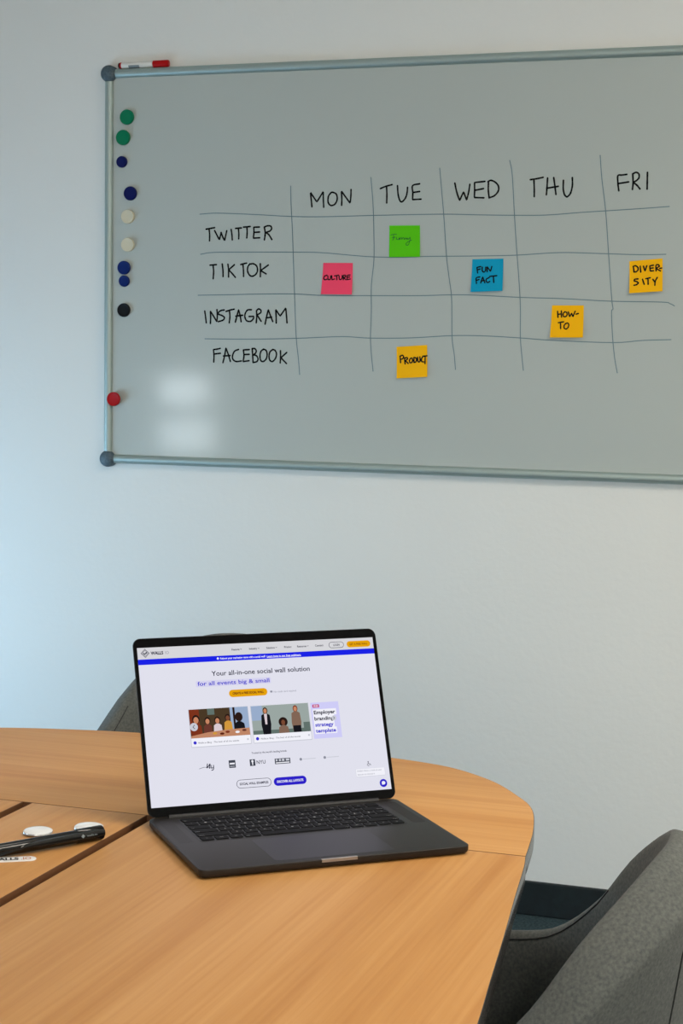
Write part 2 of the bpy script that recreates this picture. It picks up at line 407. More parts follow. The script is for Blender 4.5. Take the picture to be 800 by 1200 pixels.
WORDS = [[[[0.2729, 1.682], [0.2848, 1.6838], [0.2964, 1.6856]],
 [[0.2813, 1.6825], [0.2829, 1.6671], [0.2827, 1.6526]],
 [[0.2965, 1.6782], [0.3044, 1.6643], [0.3097, 1.6556], [0.3148, 1.6733]],
 [[0.3141, 1.6733], [0.3191, 1.662], [0.3241, 1.6536], [0.3298, 1.6776]],
 [[0.3417, 1.6807], [0.3439, 1.6682], [0.3451, 1.6547]],
 [[0.3535, 1.6832], [0.3695, 1.6843]],
 [[0.3615, 1.6831], [0.3627, 1.6697], [0.3625, 1.6572]],
 [[0.3751, 1.6862], [0.3935, 1.6876]],
 [[0.3844, 1.6864], [0.3853, 1.6727], [0.3844, 1.6593]],
 [[0.4184, 1.6861], [0.4032, 1.6856], [0.4037, 1.6725], [0.4025, 1.6588], [0.4194, 1.6593]],
 [[0.4037, 1.6728], [0.4189, 1.6737]],
 [[0.4315, 1.6857], [0.4341, 1.6707], [0.4322, 1.6542]],
 [[0.4315, 1.6857], [0.4397, 1.6888], [0.4483, 1.6881], [0.4512, 1.6823], [0.4468, 1.676], [0.4348, 1.6723], [0.4434, 1.6674], [0.4522, 1.6547]]],
 [[[0.2846, 1.5913], [0.3022, 1.5926]],
 [[0.2931, 1.5913], [0.2947, 1.5752], [0.2938, 1.5571]],
 [[0.3181, 1.5942], [0.3203, 1.5784], [0.3208, 1.5626]],
 [[0.3338, 1.5935], [0.3358, 1.5784], [0.3359, 1.5616]],
 [[0.3514, 1.5922], [0.3364, 1.5796], [0.3456, 1.5703], [0.3545, 1.5607]],
 [[0.3688, 1.5928], [0.3768, 1.5947], [0.3848, 1.5962]],
 [[0.3747, 1.594], [0.3763, 1.5783], [0.3768, 1.5629]],
 [[0.3935, 1.5943], [0.388, 1.5863], [0.3878, 1.5751], [0.3938, 1.5655], [0.4015, 1.5635], [0.4104, 1.5687], [0.4145, 1.5783], [0.4116, 1.5895], [0.4029, 1.5946], [0.3959, 1.594]],
 [[0.4219, 1.5946], [0.4224, 1.5799], [0.4223, 1.5623]],
 [[0.4434, 1.5913], [0.4235, 1.5776], [0.4378, 1.5693]]],
 [[[0.2712, 1.4753], [0.2735, 1.4608], [0.2757, 1.4455]],
 [[0.2871, 1.4437], [0.2876, 1.4592], [0.2868, 1.4748], [0.2957, 1.4625], [0.3047, 1.449], [0.306, 1.4642], [0.3048, 1.4791]],
 [[0.3248, 1.4783], [0.3168, 1.4772], [0.3094, 1.4723], [0.3098, 1.4675], [0.3187, 1.4643], [0.3254, 1.4595], [0.3223, 1.453], [0.3089, 1.4487]],
 [[0.3298, 1.4747], [0.3414, 1.4784], [0.3522, 1.4804]],
 [[0.3393, 1.4764], [0.3405, 1.4612], [0.3389, 1.446]],
 [[0.3557, 1.4481], [0.3601, 1.4646], [0.3641, 1.4788], [0.3685, 1.4647], [0.3714, 1.4492]],
 [[0.3566, 1.463], [0.3754, 1.4654]],
 [[0.399, 1.4794], [0.3886, 1.4786], [0.3824, 1.4696], [0.3818, 1.4599], [0.3871, 1.4513], [0.3976, 1.4504], [0.4045, 1.4569], [0.4051, 1.4627], [0.3929, 1.4623]],
 [[0.4126, 1.4466], [0.4138, 1.4634], [0.4129, 1.4769]],
 [[0.4129, 1.4769], [0.4181, 1.4814], [0.4243, 1.4789], [0.4244, 1.4724], [0.4148, 1.4666], [0.4201, 1.4586], [0.4257, 1.4506]],
 [[0.4366, 1.4436], [0.4408, 1.4636], [0.4448, 1.4793], [0.4512, 1.4636], [0.4572, 1.4502]],
 [[0.4391, 1.4591], [0.454, 1.4611]],
 [[0.4666, 1.4465], [0.466, 1.4637], [0.4648, 1.4797], [0.477, 1.4645], [0.4915, 1.4837], [0.4938, 1.4655], [0.4955, 1.4473]]],
 [[[0.2972, 1.3462], [0.2978, 1.3619], [0.2962, 1.3775], [0.3054, 1.3789], [0.3149, 1.381]],
 [[0.2977, 1.3664], [0.3154, 1.3686]],
 [[0.3227, 1.345], [0.3274, 1.3639], [0.3304, 1.3818], [0.3373, 1.3657], [0.3431, 1.3483]],
 [[0.3239, 1.3619], [0.3422, 1.3632]],
 [[0.3652, 1.379], [0.3547, 1.3747], [0.3492, 1.3642], [0.3497, 1.3545], [0.3585, 1.3485], [0.3732, 1.35]],
 [[0.3946, 1.3791], [0.3785, 1.3779], [0.3801, 1.3631], [0.3781, 1.3488], [0.3942, 1.351]],
 [[0.38, 1.3663], [0.3944, 1.3671]],
 [[0.4022, 1.3818], [0.4038, 1.365], [0.405, 1.3479]],
 [[0.4022, 1.3811], [0.4088, 1.3819], [0.4134, 1.3764], [0.4114, 1.37], [0.4052, 1.366], [0.4143, 1.3636], [0.4185, 1.3556], [0.4151, 1.349], [0.4051, 1.3466]],
 [[0.4332, 1.3806], [0.4263, 1.375], [0.4237, 1.3637], [0.4259, 1.3524], [0.4325, 1.3496], [0.4404, 1.3559], [0.443, 1.3672], [0.4401, 1.3775], [0.4332, 1.3806]],
 [[0.4584, 1.3803], [0.4506, 1.3737], [0.4483, 1.3624], [0.4508, 1.3528], [0.4578, 1.35], [0.4656, 1.3579], [0.4683, 1.3692], [0.4644, 1.3778], [0.4584, 1.3803]],
 [[0.4788, 1.3773], [0.4794, 1.3613], [0.4786, 1.3468]],
 [[0.4958, 1.3731], [0.4808, 1.3597], [0.4955, 1.3455]]],
 [[[0.5577, 1.7345], [0.5557, 1.7521], [0.5536, 1.7693], [0.5706, 1.7469], [0.5868, 1.7709], [0.5876, 1.7516], [0.5888, 1.7332]],
 [[0.6079, 1.7689], [0.6009, 1.7598], [0.6002, 1.7452], [0.6075, 1.7372], [0.6182, 1.7404], [0.6238, 1.752], [0.6214, 1.7645], [0.6124, 1.7692], [0.6079, 1.7689]],
 [[0.6356, 1.7372], [0.6358, 1.7551], [0.6346, 1.7714], [0.6573, 1.7428], [0.6593, 1.759], [0.6595, 1.7752]]],
 [[[0.7353, 1.7764], [0.7492, 1.7816], [0.7653, 1.7854]],
 [[0.751, 1.7815], [0.7522, 1.7617], [0.7521, 1.7415]],
 [[0.7789, 1.7827], [0.781, 1.7613], [0.7857, 1.7468], [0.7914, 1.7438], [0.7999, 1.7528], [0.8036, 1.7651], [0.8046, 1.7782]],
 [[0.8352, 1.7863], [0.8175, 1.7821], [0.8183, 1.7648], [0.8182, 1.7488], [0.8394, 1.7493]],
 [[0.8183, 1.7656], [0.8356, 1.7678]]],
 [[[0.9236, 1.7864], [0.9287, 1.7652], [0.9364, 1.7451], [0.9457, 1.7649], [0.9538, 1.7461], [0.9585, 1.7647], [0.961, 1.7829]],
 [[0.9981, 1.7892], [0.9728, 1.7868], [0.9732, 1.7685], [0.9732, 1.7515], [0.9964, 1.7503]],
 [[0.9741, 1.7685], [0.9951, 1.7722]],
 [[1.0069, 1.789], [1.007, 1.768], [1.0095, 1.7498]],
 [[1.0057, 1.7883], [1.0127, 1.7914], [1.0233, 1.7871], [1.0315, 1.7777], [1.0314, 1.7656], [1.022, 1.7548], [1.0095, 1.7502]]],
 [[[1.1091, 1.7913], [1.1252, 1.7934], [1.14, 1.7963]],
 [[1.1178, 1.7911], [1.1192, 1.7702], [1.1196, 1.7514]],
 [[1.1507, 1.7945], [1.15, 1.7738], [1.1489, 1.7554]],
 [[1.1655, 1.7951], [1.1689, 1.7754], [1.1719, 1.7558]],
 [[1.1493, 1.7706], [1.1771, 1.7745]],
 [[1.189, 1.7883], [1.1891, 1.7691], [1.1924, 1.7551], [1.1983, 1.7494], [1.2062, 1.7569], [1.2106, 1.7747], [1.2101, 1.7943]]],
 [[[1.3387, 1.7994], [1.3271, 1.7981], [1.3179, 1.7967], [1.3185, 1.7789], [1.321, 1.7619]],
 [[1.3189, 1.7785], [1.3436, 1.782]],
 [[1.3526, 1.7992], [1.354, 1.7802], [1.3529, 1.7645]],
 [[1.3522, 1.8], [1.3601, 1.8037], [1.3669, 1.7997], [1.3672, 1.791], [1.3607, 1.7841], [1.354, 1.781], [1.3629, 1.7742], [1.3704, 1.7654]],
 [[1.3867, 1.8032], [1.3869, 1.7836], [1.3871, 1.7648]]]]
NOTES = {"green": {"c": [[0.7601, 1.6864], [0.8379, 1.6861], [0.8403, 1.6103], [0.7615, 1.6096]], "ink": "green", "w": 0.0016, "s": [[[0.7642, 1.6636], [0.7718, 1.665], [0.7795, 1.6646]],
 [[0.7715, 1.6636], [0.772, 1.6567], [0.7698, 1.6505]],
 [[0.7689, 1.6571], [0.7758, 1.6581]],
 [[0.7796, 1.6577], [0.7797, 1.653], [0.7843, 1.6526], [0.7861, 1.6569], [0.787, 1.6522]],
 [[0.7881, 1.6522], [0.7888, 1.6562], [0.7926, 1.6558], [0.7931, 1.6522], [0.7949, 1.6562], [0.7984, 1.6558], [0.7988, 1.6522]],
 [[0.8003, 1.6522], [0.8018, 1.6561], [0.8049, 1.6546], [0.8045, 1.6518], [0.8071, 1.6557]],
 [[0.8063, 1.6561], [0.8087, 1.6521], [0.8139, 1.6575], [0.8133, 1.6492], [0.8105, 1.6402], [0.8067, 1.638], [0.8036, 1.6417], [0.8084, 1.6463], [0.8179, 1.6509]]]}, "pink": {"c": [[0.5899, 1.5963], [0.6671, 1.5957], [0.6675, 1.5184], [0.5864, 1.5188]], "ink": "black", "w": 0.003, "s": [[[0.6006, 1.5657], [0.5944, 1.5635], [0.5925, 1.5576], [0.5953, 1.5547], [0.6012, 1.5561]],
 [[0.603, 1.5639], [0.6039, 1.5561], [0.6079, 1.555], [0.6102, 1.5576], [0.6105, 1.5642]],
 [[0.6132, 1.5646], [0.6142, 1.555], [0.6212, 1.5565]],
 [[0.6203, 1.5639], [0.6312, 1.5657]],
 [[0.6262, 1.565], [0.6271, 1.5547]],
 [[0.6324, 1.5642], [0.6337, 1.5561], [0.6377, 1.5554], [0.6403, 1.5587], [0.6406, 1.565]],
 [[0.6439, 1.5547], [0.6434, 1.565], [0.6484, 1.5657], [0.6493, 1.562], [0.6446, 1.5595], [0.651, 1.5547]],
 [[0.6609, 1.5664], [0.6531, 1.565], [0.6541, 1.5551], [0.6618, 1.5565]],
 [[0.6536, 1.5606], [0.6602, 1.5613]]]}, "blue": {"c": [[0.9713, 1.6039], [1.048, 1.6053], [1.0491, 1.528], [0.9701, 1.5253]], "ink": "black", "w": 0.0033, "s": [[[0.9929, 1.5863], [0.9836, 1.5843], [0.9856, 1.5712]],
 [[0.9846, 1.5785], [0.9917, 1.5806]],
 [[0.9967, 1.5851], [0.9969, 1.5769], [1.0004, 1.5732], [1.0045, 1.5761], [1.0052, 1.585]],
 [[1.0092, 1.574], [1.0085, 1.5859], [1.0172, 1.5752], [1.0203, 1.5866]],
 [[0.9917, 1.5614], [0.9829, 1.5589], [0.984, 1.5458]],
 [[0.9835, 1.5532], [0.9898, 1.5553]],
 [[0.9946, 1.5471], [0.9985, 1.5614], [1.0048, 1.5475]],
 [[0.9954, 1.5516], [1.0034, 1.5532]],
 [[1.015, 1.5598], [1.0084, 1.5565], [1.0076, 1.5516], [1.0119, 1.5483], [1.0169, 1.5508]],
 [[1.0158, 1.5626], [1.0335, 1.5646]],
 [[1.0251, 1.563], [1.0267, 1.5483]]]}, "howto": {"c": [[1.1695, 1.4944], [1.2458, 1.4948], [1.2471, 1.4187], [1.1678, 1.4179]], "ink": "black", "w": 0.0033, "s": [[[1.1835, 1.4803], [1.1851, 1.4658]],
 [[1.1925, 1.4812], [1.1937, 1.4667]],
 [[1.1841, 1.4731], [1.1931, 1.4743]],
 [[1.2012, 1.4792], [1.1972, 1.4752], [1.1982, 1.4687], [1.2032, 1.4679], [1.2067, 1.472], [1.2054, 1.4776], [1.2012, 1.4792]],
 [[1.2094, 1.4789], [1.213, 1.468], [1.2173, 1.4757], [1.2208, 1.4681], [1.2258, 1.4806]],
 [[1.228, 1.4738], [1.2337, 1.4754]],
 [[1.1863, 1.4533], [1.199, 1.4554]],
 [[1.1916, 1.4537], [1.1928, 1.4392]],
 [[1.206, 1.4522], [1.2012, 1.4477], [1.201, 1.4413], [1.2056, 1.4385], [1.2104, 1.4422], [1.2119, 1.4486], [1.2089, 1.4526], [1.2036, 1.451]]]}, "diversity": {"c": [[1.3507, 1.5981], [1.4279, 1.6046], [1.4313, 1.5282], [1.354, 1.5232]], "ink": "black", "w": 0.0034, "s": [[[1.3605, 1.5863], [1.3627, 1.5736]],
 [[1.3601, 1.5859], [1.3655, 1.5875], [1.3712, 1.5838], [1.372, 1.5782], [1.3678, 1.5736], [1.3624, 1.5729]],
 [[1.3766, 1.5866], [1.3785, 1.5727]],
 [[1.3842, 1.5866], [1.3883, 1.5754], [1.3922, 1.5875]],
 [[1.4075, 1.5888], [1.3991, 1.5869], [1.4008, 1.5754], [1.4082, 1.5758]],
 [[1.3995, 1.5814], [1.4073, 1.5825]],
 [[1.4142, 1.5754], [1.4134, 1.588], [1.4186, 1.5898], [1.4215, 1.5865], [1.4142, 1.5813], [1.4242, 1.5754]],
 [[1.4222, 1.5813], [1.4266, 1.5821]],
 [[1.373, 1.5569], [1.3655, 1.5559], [1.3638, 1.5522], [1.3704, 1.5504], [1.3742, 1.5476], [1.3706, 1.5435], [1.3641, 1.542]],
 [[1.3835, 1.5559], [1.388, 1.5442]],
 [[1.3913, 1.5572], [1.4013, 1.5595]],
 [[1.3961, 1.5578], [1.3973, 1.5442]],
 [[1.4076, 1.5559], [1.412, 1.5504]],
 [[1.4177, 1.5602], [1.4133, 1.5513], [1.413, 1.542]]]}, "product": {"c": [[0.7841, 1.391], [0.862, 1.3966], [0.8656, 1.3187], [0.7875, 1.3137]], "ink": "black", "w": 0.0035, "s": [[[0.7939, 1.368], [0.7959, 1.3523]],
 [[0.7936, 1.368], [0.7996, 1.3704], [0.803, 1.3673], [0.8014, 1.3626], [0.7957, 1.3602]],
 [[0.8055, 1.3634], [0.8078, 1.3494]],
 [[0.8055, 1.3631], [0.8112, 1.3651], [0.8134, 1.362], [0.8081, 1.3572], [0.8156, 1.3508]],
 [[0.8219, 1.3637], [0.8187, 1.3597], [0.8196, 1.3535], [0.8238, 1.3528], [0.8266, 1.3575], [0.8252, 1.363], [0.8219, 1.3637]],
 [[0.8297, 1.3654], [0.8303, 1.3536]],
 [[0.8294, 1.3654], [0.8342, 1.3647], [0.8367, 1.36], [0.8344, 1.3545], [0.8303, 1.3535]],
 [[0.839, 1.3663], [0.84, 1.3569], [0.8433, 1.3546], [0.8457, 1.3578], [0.8447, 1.3672]],
 [[0.8521, 1.3673], [0.8489, 1.3625], [0.8498, 1.3563], [0.8547, 1.3551]],
 [[0.852, 1.3688], [0.8626, 1.3701]],
 [[0.858, 1.3692], [0.8584, 1.351]]]}}
MAG = [["green", 0.0519, 1.9681, 0.0198], ["green", 0.0412, 1.9167, 0.0201], ["navy", 0.0379, 1.8552, 0.0151], ["navy", 0.0625, 1.7746, 0.0184], ["cream", 0.0555, 1.7155, 0.0187], ["cream", 0.0558, 1.6437, 0.0187], ["blue", 0.0452, 1.5852, 0.0182], ["blue", 0.0461, 1.5509, 0.0151], ["black", 0.0452, 1.4761, 0.0182], ["red", 0.022, 1.2458, 0.0189]]
BW, BZ0, BZ1 = 2.0, 1.0895, 2.0794
wb = thing('whiteboard', 'large aluminium-framed whiteboard with a hand-drawn weekly schedule on the back wall', 'whiteboard', (0, 0, BZ0))
H = BZ1-BZ0
obj('board_panel', box(0, BW, -.0125, -.001, 0, H), m_board, wb)
def rail(x0, z0, x1, z1):
    # rounded extrusion: D-shaped section facing the room
    bm = bmesh.new()
    L = math.hypot(x1-x0, z1-z0)
    sec = [(-.0115, -.001), (-.0115, -.013), (-.0095, -.018), (-.006, -.0212), (-.002, -.0225), (.002, -.0225), (.006, -.0212), (.0095, -.018), (.0115, -.0135), (.0115, -.001)]
    d = Vector((x1-x0, 0, z1-z0)).normalized(); sd = Vector((-d.z, 0, d.x))
    A = [bm.verts.new(Vector((x0, 0, z0))+sd*a+Vector((0, b, 0))) for a, b in sec]
    B = [bm.verts.new(Vector((x1, 0, z1))+sd*a+Vector((0, b, 0))) for a, b in sec]
    n = len(sec)
    for i in range(n): bm.faces.new((A[i], A[(i+1) % n], B[(i+1) % n], B[i]))
    bm.faces.new(A); bm.faces.new(list(reversed(B)))
    bmesh.ops.recalc_face_normals(bm, faces=bm.faces)
    return obj('frame_rail', bm, m_alu, wb, True, 50)
e = .012
rail(e, 0, BW-e, 0); rail(e, H, BW-e, H); rail(0, e, 0, H-e); rail(BW, e, BW, H-e)
MY = Matrix.Rotation(R(90), 4, 'X')      # lathe axis z -> -y
for cx in (0, BW):
    for cz in (0, H):
        bm = bmesh.new()
        lathe(bm, [(.021, 0), (.0215, .008), (.0215, .017), (.0205, .0215), (.0175, .0255), (.012, .028), (.006, .0292), (0, .0295)], 40, M=Matrix.Translation((cx, 0, cz)) @ MY)
        obj('corner_cap', bm, m_cap, wb, True, 45)
bm = bmesh.new()
for g in GRID: ribbon(bm, g, .0023, lambda p: (p.x, -.0127, p.y-BZ0))
obj('drawn_grid_lines', bm, m_line, wb)
for word in WORDS:
    bm = bmesh.new()
    for g in word: ribbon(bm, g, .0042, lambda p: (p.x, -.0129, p.y-BZ0), wvar=.06)
    obj('handwritten_word', bm, m_ink, wb)

# magnets
MLAB = ['topmost green round magnet at the upper left of the whiteboard', 'lower green round magnet, just below the topmost green one',
        'small navy magnet directly below the two green magnets', 'larger navy magnet directly above the two cream magnets',
        'upper cream round magnet, below the larger navy magnet', 'lower cream round magnet, above the touching blue pair',
        'larger blue magnet, upper of the touching blue pair', 'small blue magnet, lower of the touching blue pair',
        'black round magnet on the left of the whiteboard', 'red round magnet low on the left edge of the whiteboard']
for (c, x, z, r), lab in zip(MAG, MLAB):
    bm = bmesh.new()
    h = .0085
    yb = -.0125 if c != 'red' else -.0226
    r *= .97
    lathe(bm, [(r*.96, 0), (r, .001), (r, h-.0022), (r*.97, h-.0008), (r*.91, h), (r*.86, h-.0004), (r*.5, h-.0006), (0, h-.0006)], 36, M=Matrix.Translation((x, yb, z)) @ MY)
    tag(obj('magnet', bm, m_mag[c], None, True, 40), lab, 'magnet', 'round magnets on the whiteboard')

# sticky notes
def sticky(key, label, curl):
    d = NOTES[key]; c = [Vector(p) for p in d['c']]
    o = sum(c, Vector((0, 0)))/4
    def uv(p):   # inverse of the (nearly affine) corner frame
        ex = ((c[1]-c[0])+(c[2]-c[3]))/2; ez = ((c[3]-c[0])+(c[2]-c[1]))/2
        q = Vector(p)-o; det = ex.x*ez.y-ex.y*ez.x
        return (q.x*ez.y-q.y*ez.x)/det+.5, (ex.x*q.y-ex.y*q.x)/det+.5
    def depth(u, v): return -.0132-curl*max(0, v-.12)**1.6-.0006*math.sin(3*u)
    N = 12; bm = bmesh.new(); th = .0006; g = []
    for s in (0, 1):
        gg = []
        for j in range(N+1):
            row = []
            for i in range(N+1):
                u, v = i/N, j/N
                p = (c[0]*(1-u)+c[1]*u)*(1-v)+(c[3]*(1-u)+c[2]*u)*v-o
                row.append(bm.verts.new((p.x, depth(u, v)+s*th, p.y)))
            gg.append(row)
        g.append(gg)
    for j in range(N):
        for i in range(N):
            a = g[0]; bm.faces.new((a[j+1][i], a[j+1][i+1], a[j][i+1], a[j][i]))
            a = g[1]; bm.faces.new((a[j][i], a[j][i+1], a[j+1][i+1], a[j+1][i]))
    for k in range(N):
        for (p, q) in (((0, k), (0, k+1)), ((N, k+1), (N, k)), ((k+1, 0), (k, 0)), ((k, N), (k+1, N))):
            bm.faces.new((g[0][p[0]][p[1]], g[0][q[0]][q[1]], g[1][q[0]][q[1]], g[1][p[0]][p[1]]))
    bmesh.ops.recalc_face_normals(bm, faces=bm.faces)
    root = obj('sticky_note', bm, m_note[key], None, True, 40); root.location = (o.x, 0, o.y)
    tag(root, label, 'sticky note', 'sticky notes on the whiteboard schedule')
    bm = bmesh.new()
    def place(p):
        u, v = uv(p); return (p.x-o.x, depth(u, v)-.00025, p.y-o.y)
    for s in d['s']: ribbon(bm, s, d['w'], place, wvar=.08)
    obj('handwriting', bm, m_greenink if d['ink'] == 'green' else m_ink, root)
sticky('green', 'lime green sticky note in the Tuesday column reading Funny', .004)
sticky('pink', 'pink sticky note in the Monday column reading CULTURE', .006)
sticky('blue', 'cyan blue sticky note in the Wednesday column reading FUN FACT', .008)
sticky('howto', 'amber sticky note in the Thursday column reading HOW-TO', .009)
sticky('diversity', 'amber sticky note in the Friday column reading DIVER-SITY', .010)
sticky('product', 'amber sticky note in the Tuesday column reading PRODUCT', .007)

# dry erase marker lying on the top rail
MX = Matrix.Rotation(R(90), 4, 'Y')
mk = thing('dry_erase_marker', 'white dry-erase marker with a red cap lying on the top rail of the whiteboard', 'marker', (.026, -.0115, BZ1+.0195), (0, R(-.4), 0))
bm = bmesh.new(); lathe(bm, [(.0062, .004), (.0078, .0055), (.0078, .095), (.0066, .097), (.0066, .1), (0, .1)], 28, M=MX); obj('barrel', bm, m_whitebar, mk, True)
bm = bmesh.new(); lathe(bm, [(.0066, .0965), (.0088, .098), (.0088, .137), (.0082, .1395), (.006, .1405), (0, .1405)], 28, M=MX); obj('cap', bm, m_redcap, mk, True)
bm = bmesh.new(); lathe(bm, [(0, 0), (.006, 0), (.0072, .001), (.0072, .004), (.0062, .0048)], 28, M=MX)
obj('end_plug', bm, m_rub, mk, True)
bm = bmesh.new(); lathe(bm, [(.0079, .0048), (.00805, .005), (.00805, .009), (.0079, .0092)], 28, M=MX); obj('colour_ring', bm, m_redcap, mk, True)
bm = bmesh.new()
for k in range(8):
    a0, a1 = R(190+k*9), R(190+(k+1)*9); rr = .0080
    bm.faces.new([bm.verts.new(p) for p in ((.03, rr*math.sin(a0+PI/2)*-1 if 0 else rr*math.cos(a0), rr*math.sin(a0)), (.06, rr*math.cos(a0), rr*math.sin(a0)), (.06, rr*math.cos(a1), rr*math.sin(a1)), (.03, rr*math.cos(a1), rr*math.sin(a1)))])
obj('printed_label', bm, m_greyprint, mk)

# ------------------------------------------------------------------ table
ZT = .74
TX = .965
tb = thing('conference_table', 'long oak-veneer conference table with rounded end and dark edge, carrying the laptop', 'table', (TX, -3.27, 0))
def loc(p): return (p[0]-TX, p[1]+3.27)
right = [(0, -1.538), (.15, -1.541), (.265, -1.553), (.355, -1.569), (.4165, -1.594), (.485, -1.650), (.541, -1.726), (.565, -1.769), (.581, -1.819), (.597, -1.896), (.6085, -1.975), (.613, -2.011)]
left = [(0, -1.538), (-.149, -1.547), (-.265, -1.5675), (-.375, -1.5996), (-.45, -1.645), (-.515, -1.71), (-.555, -1.78), (-.578, -1.84), (-.597, -1.91), (-.6085, -1.975), (-.613, -2.011)]
sideR = [(.6132, -2.0117), (.622, -2.06), (.638, -2.1751), (.660, -2.3268), (.678, -2.4579), (.694, -2.5721), (.716, -2.76), (.733, -2.98), (.741, -3.27)]
def sm(pts, sub=6): return [tuple(p) for p in smooth_line(pts, sub)]
def flip(pts): return [(x, -6.54-y) for x, y in pts]
# all boards 25 mm thick
def board(name, pts, m, mi_edge=1):
    area2 = sum(a[0]*b[1]-b[0]*a[1] for a, b in zip(pts, pts[1:]+pts[:1]))
    if area2 < 0: pts = pts[::-1]
    bm = bmesh.new(); prism(bm, pts, ZT-.025, ZT, .0009, .0009, 2, mi_side=1, mi_top=0, mi_bot=1)
    for f in bm.faces:      # faces lining the cable slots are brown
        if f.material_index == 1 and abs(f.calc_center_median().x) < .11 and abs(f.normal.z) < .9: f.material_index = 2
    return obj(name, bm, [m, m_edge, m_groove], tb, True, 30)
RS, LS = sm(right), sm(left)
end = LS[::-1]+RS[1:]
endp = [(x, y+3.27) for x, y in end]
board('end_panel', endp, m_woodX)
board('end_panel', [(x, -y) for x, y in endp], m_woodX)
sr = sm(sideR)
full = sr+[(x, -6.54-y) for x, y in sr[::-1][1:]]
gi, gw = .0875, .0145
for s in (1, -1):
    pts = [(s*x, y+3.27) for x, y in full]
    pts = [(s*(gi+gw), -2.0117+3.27)]+pts+[(s*(gi+gw), -4.5283+3.27)]
    board('side_panel', pts, m_woodY)
board('cable_flap', [(-gi, -2.0117+3.27), (gi, -2.0117+3.27), (gi, -4.5283+3.27), (-gi, -4.5283+3.27)], m_woodY)
obj('cable_channel', box(-gi-gw-.02, gi+gw+.02, -1.25, 1.25, ZT-.055, ZT-.0255), m_groove, tb)
for y in (.75, -.75):
    bm = bmesh.new()
    add_box(bm, -.06, .06, y-.2, y+.2, .03, ZT-.0555, .006); add_box(bm, -.09, .09, y-.4, y+.4, 0, .03, .006)
    obj('pedestal', bm, m_metal, tb)

# ------------------------------------------------------------------ laptop
LW, LD, LT = .3557, .2481, .0115
lap = thing('laptop', 'open space-grey laptop on the table, screen showing a social wall web page', 'laptop', (1.21575, -1.95167, ZT), (0, 0, 0.693774))
bm = bmesh.new()
prism(bm, round_rect(LW, LD, .011, 8, 0, -LD/2), .0012, LT, .0012, .0045, 4)
obj('base', bm, m_gray, lap, True, 35)
for sx in (-1, 1):
    for y in (-.022, -LD+.022):
        bm = bmesh.new(); lathe(bm, [(.007, 0), (.007, .0011), (.006, .0016)], 16, M=Matrix.Translation((sx*.15, y, 0)))
        obj('rubber_foot', bm, m_rub, lap)
# ports on the left edge
for y, w2, h2 in ((-.030, .0085, .0016), (-.052, .0045, .0014), (-.068, .0045, .0014), (-.086, .0018, .0018)):
    bm = bmesh.new(); pr = round_rect(2*w2, 2*h2, h2*.98, 5)
    vs = [bm.verts.new((-LW/2-.0001, y+a, .0074+b)) for a, b in pr]
    bm.faces.new(vs); r2 = [bm.verts.new((-LW/2+.0005, y+a, .0074+b)) for a, b in pr]
    for i in range(len(vs)): bm.faces.new((vs[i], vs[(i+1) % len(vs)], r2[(i+1) % len(vs)], r2[i]))
    obj('port', bm, m_port, lap)
# thumb notch on the front edge
bm = bmesh.new()
prism(bm, round_rect(.048, .0040, .0018, 4, 0, -LD+.0015), LT-.0036, LT+.00015, .0004)
obj('thumb_notch', bm, m_lip, lap)
# keyboard
KX, KY0, KY1 = .1425, -.1275, -.0165
bm = bmesh.new(); prism(bm, round_rect(2*KX, KY1-KY0, .004, 5, 0, (KY0+KY1)/2), LT-.0005, LT+.0002)
kb = obj('keyboard', bm, m_port, lap)
rows = [
 [('esc', 1.55)]+[('F%d' % i, 1) for i in range(1, 13)]+[('', 1)],
 [(c, 1) for c in '`1234567890-=']+[('delete', 1.55)],
 [('tab', 1.55)]+[(c, 1) for c in 'QWERTYUIOP[]\\'],
 [('caps', 1.85)]+[(c, 1) for c in "ASDFGHJKL;'"]+[('return', 1.85)],
 [('shift', 2.4)]+[(c, 1) for c in 'ZXCVBNM,./']+[('shift', 2.4)],
 [('fn', 1), ('ctrl', 1), ('opt', 1), ('cmd', 1.25), ('', 5.1), ('cmd', 1.25), ('opt', 1), ('<', 1), ('^', 1), ('>', 1)]]
pitch_y = (KY1-KY0-.003)/6
for r, row in enumerate(rows):
    tot = sum(k[1] for k in row); unit = (2*KX-.004)/tot
    x = -KX+.002; y1 = KY1-.0015-r*pitch_y; y0 = y1-pitch_y
    for lab, wk in row:
        x1 = x+wk*unit
        bm = bmesh.new(); g = .0013
        prism(bm, round_rect(x1-x-2*g, y1-y0-2*g, .0022, 3, (x+x1)/2, (y0+y1)/2), LT+.0002, LT+.0012, .0003, seg=2)
        if lab:
            hh = .0034 if len(lab) == 1 else .0019
            ww = .0026 if len(lab) == 1 else min(.0014*len(lab), (x1-x)*.6)
            if lab in '-': ww, = (.002,)
            cx = (x+x1)/2; cy = (y0+y1)/2
            if len(lab) > 2 and wk > 1.2: cx = x+g+.002+ww/2 if x < 0 else x1-g-.002-ww/2; cy = y0+.0045
            add_text(bm, lab, cx-ww/2, cx+ww/2, cy, hh, lambda p: (p.x, p.y, LT+.00126), mi=1)
        obj('key', bm, [m_key, m_leg], kb)
        x = x1
bm = bmesh.new(); prism(bm, round_rect(.158, .098, .006, 6, 0, -.187), LT-.0005, LT+.0001); obj('trackpad', bm, m_pad, lap)
for s in (-1, 1):
    bm = bmesh.new(); prism(bm, round_rect(.018, .108, .003, 4, s*.160, -.072), LT-.0004, LT+.00006)
    obj('speaker_grille', bm, mat_grille, lap)
# hinge
bm = bmesh.new(); tube(bm, [(-.15, -.0035, LT-.0005), (.15, -.0035, LT-.0005)], .0042, 16); obj('hinge', bm, m_port, lap, True)
